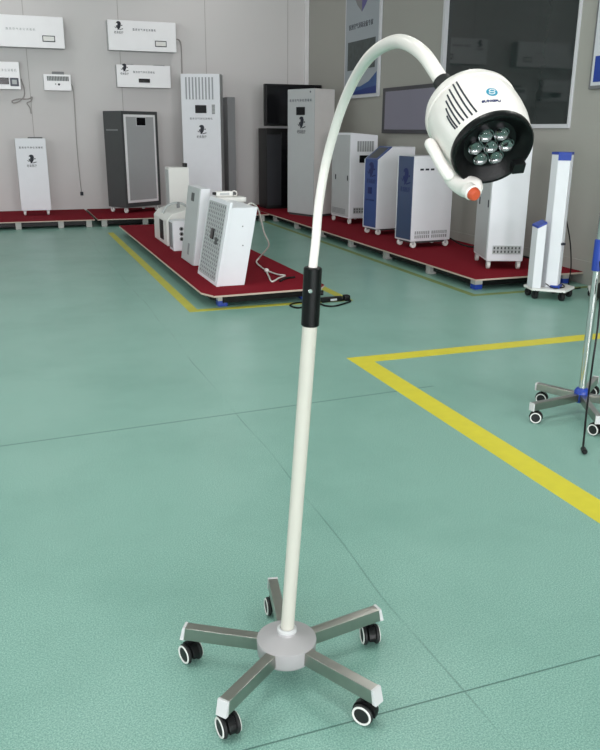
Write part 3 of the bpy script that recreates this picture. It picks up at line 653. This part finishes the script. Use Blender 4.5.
# ------------------------------------------------------------------ five-legged bases
def star_caster(parent, x, y, ang, r=0.028, z=0.0, top=0.068):
    """swivel twin-wheel caster; ang = rolling direction"""
    Mz = Matrix.Translation((x, y, z)) @ Matrix.Rotation(ang, 4, 'Z')
    b = MB(); hood = [(r*1.12*math.cos(R(d)), r+r*1.12*math.sin(R(d))) for d in range(-10, 191, 20)]
    b.prism(hood, Mz @ Matrix(((1,0,0,0),(0,0,1,-0.010),(0,1,0,0),(0,0,0,1))), 0.020, 0.002)
    b.cyl(Mz @ Vector((0,0,r*1.9)), Mz @ Vector((0,0,top)), 0.007)
    c = b.out('caster', M_BLACK, parent)
    wb_ = MB()
    for s in (-1, 1): wb_.cyl(Mz @ Vector((0, s*0.0105, r)), Mz @ Vector((0, s*0.023, r)), r, bev=0.004, seg=24)
    wb_.out('wheel', M_RUBBER, c)
    for s in (-1, 1):
        q = Mz @ Matrix.Translation((0, s*0.0228, r)) @ Matrix.Rotation(R(-90*s), 4, 'X')
        MB().lathe([(r*0.72,0),(r*0.75,0.002),(r*0.89,0.002),(r*0.92,0)], q, 24).out('wheel_ring', M_WHITE2, c)

# ------------------------------------------------------------------ the examination lamp in front
LX, LY = 0.588, 1.675
lamp = thing('examination_lamp', 'white gooseneck examination lamp on a five legged steel base, standing large in the foreground', 'lamp', (LX, LY, 0))
OFF = (LX, LY, 0)
hub = MB().lathe([(0,0.052),(0.066,0.052),(0.072,0.056),(0.078,0.066),(0.080,0.102),(0.079,0.107),(0.060,0.114),(0.034,0.121),(0.026,0.124),(0.024,0.128),(0,0.128)], None, 40).out('base_hub', M_HUB, lamp)
for a in (150, 79, 8, -62.5, -141):
    ca, sa = math.cos(R(a)), math.sin(R(a)); Rz = Matrix.Rotation(R(a), 4, 'Z')
    Rz = Rz @ Matrix.Diagonal(({150: 0.975, 79: 1.0, 8: 1.005, -62.5: 1.03, -141: 0.985}[a], 1, 1, 1))
    leg = MB().hexa([(0.05,-0.0145,0.066),(0.292,-0.0145,0.072),(0.292,0.0145,0.072),(0.05,0.0145,0.066),(0.05,-0.0145,0.104),(0.292,-0.0145,0.110),(0.292,0.0145,0.110),(0.05,0.0145,0.104)], 0.002, Rz).out('leg', M_STEEL, lamp)
    MB().hexa([(0.290,-0.0153,0.071),(0.302,-0.0153,0.071),(0.302,0.0153,0.071),(0.290,0.0153,0.071),(0.284,-0.0153,0.111),(0.292,-0.0153,0.111),(0.292,0.0153,0.111),(0.284,0.0153,0.111)], 0.0015, Rz).out('end_cap', M_CAP, leg, label='pale grey end cap')
    star_caster(lamp, 0.268*ca, 0.268*sa, R({150: -70, 79: -95, 8: -100, -62.5: -50, -141: -80}[a]))
P0 = Vector((0.5902,1.6779,0.122)); P1 = Vector((0.6394,1.6596,0.9612)); P2 = Vector((0.6444,1.6578,1.1002))
MB().lathe([(0.0235,0.124),(0.0262,0.127),(0.0262,0.134),(0.022,0.138),(0.018,0.138)], Matrix.Translation((P0.x-LX, P0.y-LY, 0)), 28).out('pole_collar', M_CAP, lamp)
MB().cyl(P0, P1+(P2-P1)*0.1, 0.0178, seg=32).out('pole', M_CREAM, lamp, off=OFF)
sleeve = MB().cyl(P1, P2, 0.0213, seg=32, bev=0.003).out('joint_sleeve', M_BEZEL, lamp, off=OFF)
ctr = P1.lerp(P2, 0.63); d = (CAMP-ctr); d.z = 0; d.normalize(); d = (Matrix.Rotation(R(-8), 3, 'Z') @ d)
MB().cyl(ctr+d*0.018, ctr+d*0.026, 0.005, seg=16, bev=0.001).out('set_screw', M_CHROME, sleeve, off=OFF)
dR = Matrix.Rotation(R(95), 3, 'Z') @ d
MB().cyl(ctr+dR*0.018+Vector((0,0,-0.008)), ctr+dR*0.027+Vector((0,0,-0.008)), 0.006, seg=16, bev=0.001).out('knob', M_BLACK, sleeve, off=OFF)
NECK = [P2-(P2-P1)*0.08, P2+(P2-P1)*0.04] + [Vector(p) for p in ((0.6549, 1.669, 1.1598), (0.6663, 1.6827, 1.2367), (0.6804, 1.6831, 1.3202), (0.6848, 1.6529, 1.3851), (0.6796, 1.5914, 1.4459), (0.6653, 1.5054, 1.4905), (0.6394, 1.3908, 1.52), (0.6141, 1.2811, 1.5317), (0.5866, 1.1679, 1.5304), (0.571, 1.0915, 1.5188), (0.5677, 1.042, 1.5007), (0.5704, 1.0105, 1.4767), (0.5731, 1.0004, 1.466))]
MB().tube(NECK, 0.0103, 24, 8).out('gooseneck', M_SHELL, lamp, off=OFF)

# lamp head: axis along N (the way it shines)
FC = Vector((0.5919, 0.8906, 1.3762)); N = Vector((-0.1293, -0.81, -0.572))
ex = (rt - N*rt.dot(N)).normalized(); ez = -N; ey = ez.cross(ex)
HM = Matrix((ex, ey, ez)).transposed().to_4x4(); HM.translation = FC
sb = MB().lathe([(0.048,0.010),(0.0525,0.008),(0.0550,0.016),(0.0588,0.034),(0.0606,0.052),(0.0608,0.066),(0.0592,0.080),(0.0545,0.092),(0.0465,0.103),(0.0345,0.111),(0.0175,0.116),(0,0.1175)], HM, 64)
rear = MB().lathe([(0.0580,0.079),(0.0616,0.0795),(0.0610,0.086),(0.0562,0.097),(0.0482,0.107),(0.0357,0.115),(0.0180,0.120),(0,0.1215)], HM, 64)
for q_ in (sb, rear):                                   # the back of the housing is set off towards the neck
    for v_ in q_.bm.verts:
        z_ = (v_.co-FC).dot(ez); v_.co -= ex*0.0075*max(0.0, (z_-0.02)/0.08)**1.2
both = MB(); mt_ = bpy.data.meshes.new('tmp')
for q_ in (sb, rear): q_.bm.to_mesh(mt_); both.bm.from_mesh(mt_)
bpy.data.meshes.remove(mt_)
BV = BVHTree.FromBMesh(both.bm); both.bm.free()
shell = sb.out('head_shell', M_SHELL, lamp, off=OFF, angle=60)
rear.out('rear_cover', M_SHELL, lamp, off=OFF, angle=60)
MB().lathe([(0.0515,0.012),(0.0535,0.008),(0.0535,0.001),(0.0520,-0.001),(0.0490,-0.0005),(0.0460,0.003),(0.0360,0.012),(0.0345,0.014),(0,0.014)], HM, 64).out('bezel', M_BEZEL, lamp, off=OFF)
for k in range(7):
    x, y = (0, 0) if k == 6 else (0.0205*math.cos(R(60*k)), 0.0205*math.sin(R(60*k)))
    q = HM @ Matrix.Translation((x+0.0005, y+0.001, 0.0135))
    ln = MB().lathe([(0.0100,0.001),(0.0100,-0.0045),(0.0094,-0.0045),(0.0060,-0.0005),(0.0030,0.0003),(0,0.0003)], q, 24).out('lens', M_LENS, lamp, off=OFF)
    MB().lathe([(0.0092,-0.0045),(0.0086,-0.0068),(0.0066,-0.0088),(0.0036,-0.0100),(0,-0.0104)], q, 24).out('lens_dome', M_GLASS, ln, off=OFF)
def on_shell(px, py):
    dd = (rt*((px-300)/FPX) - up*((py-375)/FPX) + fwd).normalized()
    h = BV.ray_cast(CAMP, dd); return (h[0], h[1]) if h[0] else None

SL = [((456.5,82),(467,99),(476.8,112)), ((453,84.5),(463,102),(472.5,115)), ((449.3,89.5),(458.5,105),(467.8,118)), ((447.3,95),(455,109),(464,120.5)), ((446,101),(452.5,113),(460,124)), ((446,108.5),(450.5,118),(457.5,127.5)), ((447,116),(450.5,122.5),(455.5,129))]
for a, b, c in SL:
    P = []
    for k in range(9):
        f = k/8; px = a[0]*(1-f)*(1-f)+2*f*(1-f)*(2*b[0]-(a[0]+c[0])/2)+c[0]*f*f; py = a[1]*(1-f)*(1-f)+2*f*(1-f)*(2*b[1]-(a[1]+c[1])/2)+c[1]*f*f
        h = on_shell(px, py)
        if h: P.append(h[0]-h[1]*0.0003)
    if len(P) > 2: MB().tube(P, 0.00125, 8, 2).out('vent_slot', M_INK, shell, off=OFF)
def decal(b, px, py, name, material):
    """lay a flat printed shape (drawn in x, y) onto the curved shell around one point"""
    p, n = on_shell(px, py)
    if n.dot(CAMP-p) < 0: n = -n
    X = (rt-n*rt.dot(n)).normalized(); Yv = n.cross(X)
    for v in b.bm.verts:
        q = p+X*v.co.x+Yv*v.co.y
        h = BV.ray_cast(q+n*0.03, -n)
        v.co = (h[0] if h[0] else q)+n*(0.0003+v.co.z)
    return b.out(name, material, shell, off=OFF, smooth=False)
I4 = Matrix()
def disc(r, x=0, y=0, n=28, z=0.0):
    b = MB(); b.lathe([(0,z),(r*0.35,z),(r*0.7,z),(r,z)], Matrix.Translation((x,y,0)), n); return b
decal(disc(0.0072), 492, 92, 'emblem_disc', M_TEAL)
b = MB()
for s in (1, -1):
    P = [(s*0.0045*math.cos(R(a)), s*0.0045*math.sin(R(a))) for a in range(20, 171, 15)]
    ring = [(x, y) for x, y in P]+[(x*0.72, y*0.72) for x, y in P[::-1]]
    b.prism(ring, Matrix.Translation((0.0004*s, 0.0006*s, 0.0003)), 0.0002)
b.prism([(-0.0035,-0.0006),(0.0035,-0.0006),(0.0035,0.0006),(-0.0035,0.0006)], Matrix.Translation((0,0,0.0003)), 0.0002)
decal(b, 492, 92, 'emblem_swirl', M_WHITE2)
decal(MB().text('SUNGFU', 0.0046, I4, 0.0003, width=0.0235, bold=0.00022), 491.5, 101, 'lettering', M_NAVY)

# collar where the neck enters the head
MB().cyl(NECK[-1]+(NECK[-2]-NECK[-1]).normalized()*0.001, NECK[-1]+(NECK[-1]-NECK[-2]).normalized()*0.014, 0.0126, seg=24, bev=0.002).out('neck_collar', M_RUBBER, lamp, off=OFF)

cap = lambda t: 0.0078*max(0.02, 1-abs(2*t-1)**7)**0.5
MB().tube([Vector((0.5324, 0.9558, 1.3881)), Vector((0.5345, 0.9465, 1.3793)), Vector((0.5389, 0.9339, 1.3632)), Vector((0.5433, 0.9217, 1.3485)), Vector((0.5458, 0.9123, 1.3401))], cap, 18, 8).out('handle', M_SHELL, lamp, off=OFF)
cap2 = lambda t: 0.0150*max(0.02, 1-abs(2*t-1)**6)**0.5
MB().tube([Vector((0.5698, 0.9792, 1.3826)), Vector((0.5722, 0.964, 1.3566)), Vector((0.5722, 0.941, 1.3381)), Vector((0.5808, 0.9235, 1.3286)), Vector((0.5954, 0.9126, 1.3291))], cap2, 20, 8).out('lower_bracket', M_SHELL, lamp, off=OFF)
kp = Vector((0.5624, 0.8838, 1.3234)); kn = (N*0.7+(CAMP-kp).normalized()*0.3+ex*0.35).normalized()
kc = MB().cyl(kp-kn*0.014, kp+kn*0.000, 0.0102, seg=28, bev=0.002).out('knob_collar', M_SHELL, lamp, off=OFF)
MB().cyl(kp-kn*0.002, kp+kn*0.007, 0.0088, 0.0080, seg=28, bev=0.002).out('power_knob', M_ORANGE, lamp, off=OFF, label='orange power knob')
nq = HM.copy(); nq.translation = Vector((0.6198, 0.8732, 1.355))
MB().box(-0.007, 0.009, -0.007, 0.008, -0.002, 0.010, 0.001, nq).out('sensor_nub', M_BLACK, lamp, off=OFF)


# ------------------------------------------------------------------ second stand at the right edge
SX, SY = 2.701, 3.085
t = thing('rolling_stand', 'chrome pole stand with blue clamps on a grey castered base, at right picture edge', 'stand', (SX, SY, 0))
MB().lathe([(0,0.062),(0.034,0.062),(0.038,0.068),(0.038,0.12),(0.028,0.135),(0.02,0.138),(0,0.138)], None, 24).out('base_hub', M_SBLUE, t)
for a, L in ((116, 0.245), (188, 0.338), (-116, 0.34), (-46, 0.34), (38, 0.34)):
    Rz = Matrix.Rotation(R(a), 4, 'Z')
    leg = MB().box(0.03, L, -0.015, 0.015, 0.068, 0.108, 0.003, Rz).out('leg', M_STEEL, t)
    MB().box(L, L+0.008, -0.016, 0.016, 0.067, 0.109, 0.002, Rz).out('end_cap', M_CAP, leg)
    star_caster(t, (L-0.03)*math.cos(R(a)), (L-0.03)*math.sin(R(a)), R(-60+a*0.1), 0.030, 0, 0.07)
MB().cyl((0,0,0.13), (0,0,1.56), 0.0185, seg=24).out('pole', M_CHROME, t)
MB().cyl((0.0,0.0,0.745), (0.0,0.0,0.90), 0.025, seg=24, bev=0.004).box(0.0, 0.07, -0.025, 0.025, 0.755, 0.89, 0.008).out('clamp', M_SBLUE, t)
MB().ball((0,0,1.58), 0.055, 0.055, 0.075).out('lamp_head', M_WHITE2, t)
MB().tube([(-0.025,-0.045,0.80),(-0.02,-0.065,0.70),(-0.025,-0.085,0.5),(-0.06,-0.12,0.30),(-0.15,-0.22,0.14),(-0.27,-0.36,0.04),(-0.335,-0.435,0.012)], 0.0048, 8).out('cord', M_BLACK, t)
MB().box(-0.035, 0.0, -0.085, -0.055, 0.62, 0.70, 0.010, None, 3).out('cord_switch', M_BLACK, t)
MB().cyl((-0.33,-0.43,0.014), (-0.352,-0.47,0.015), 0.012, seg=14, bev=0.003).out('plug', M_BLACK, t)
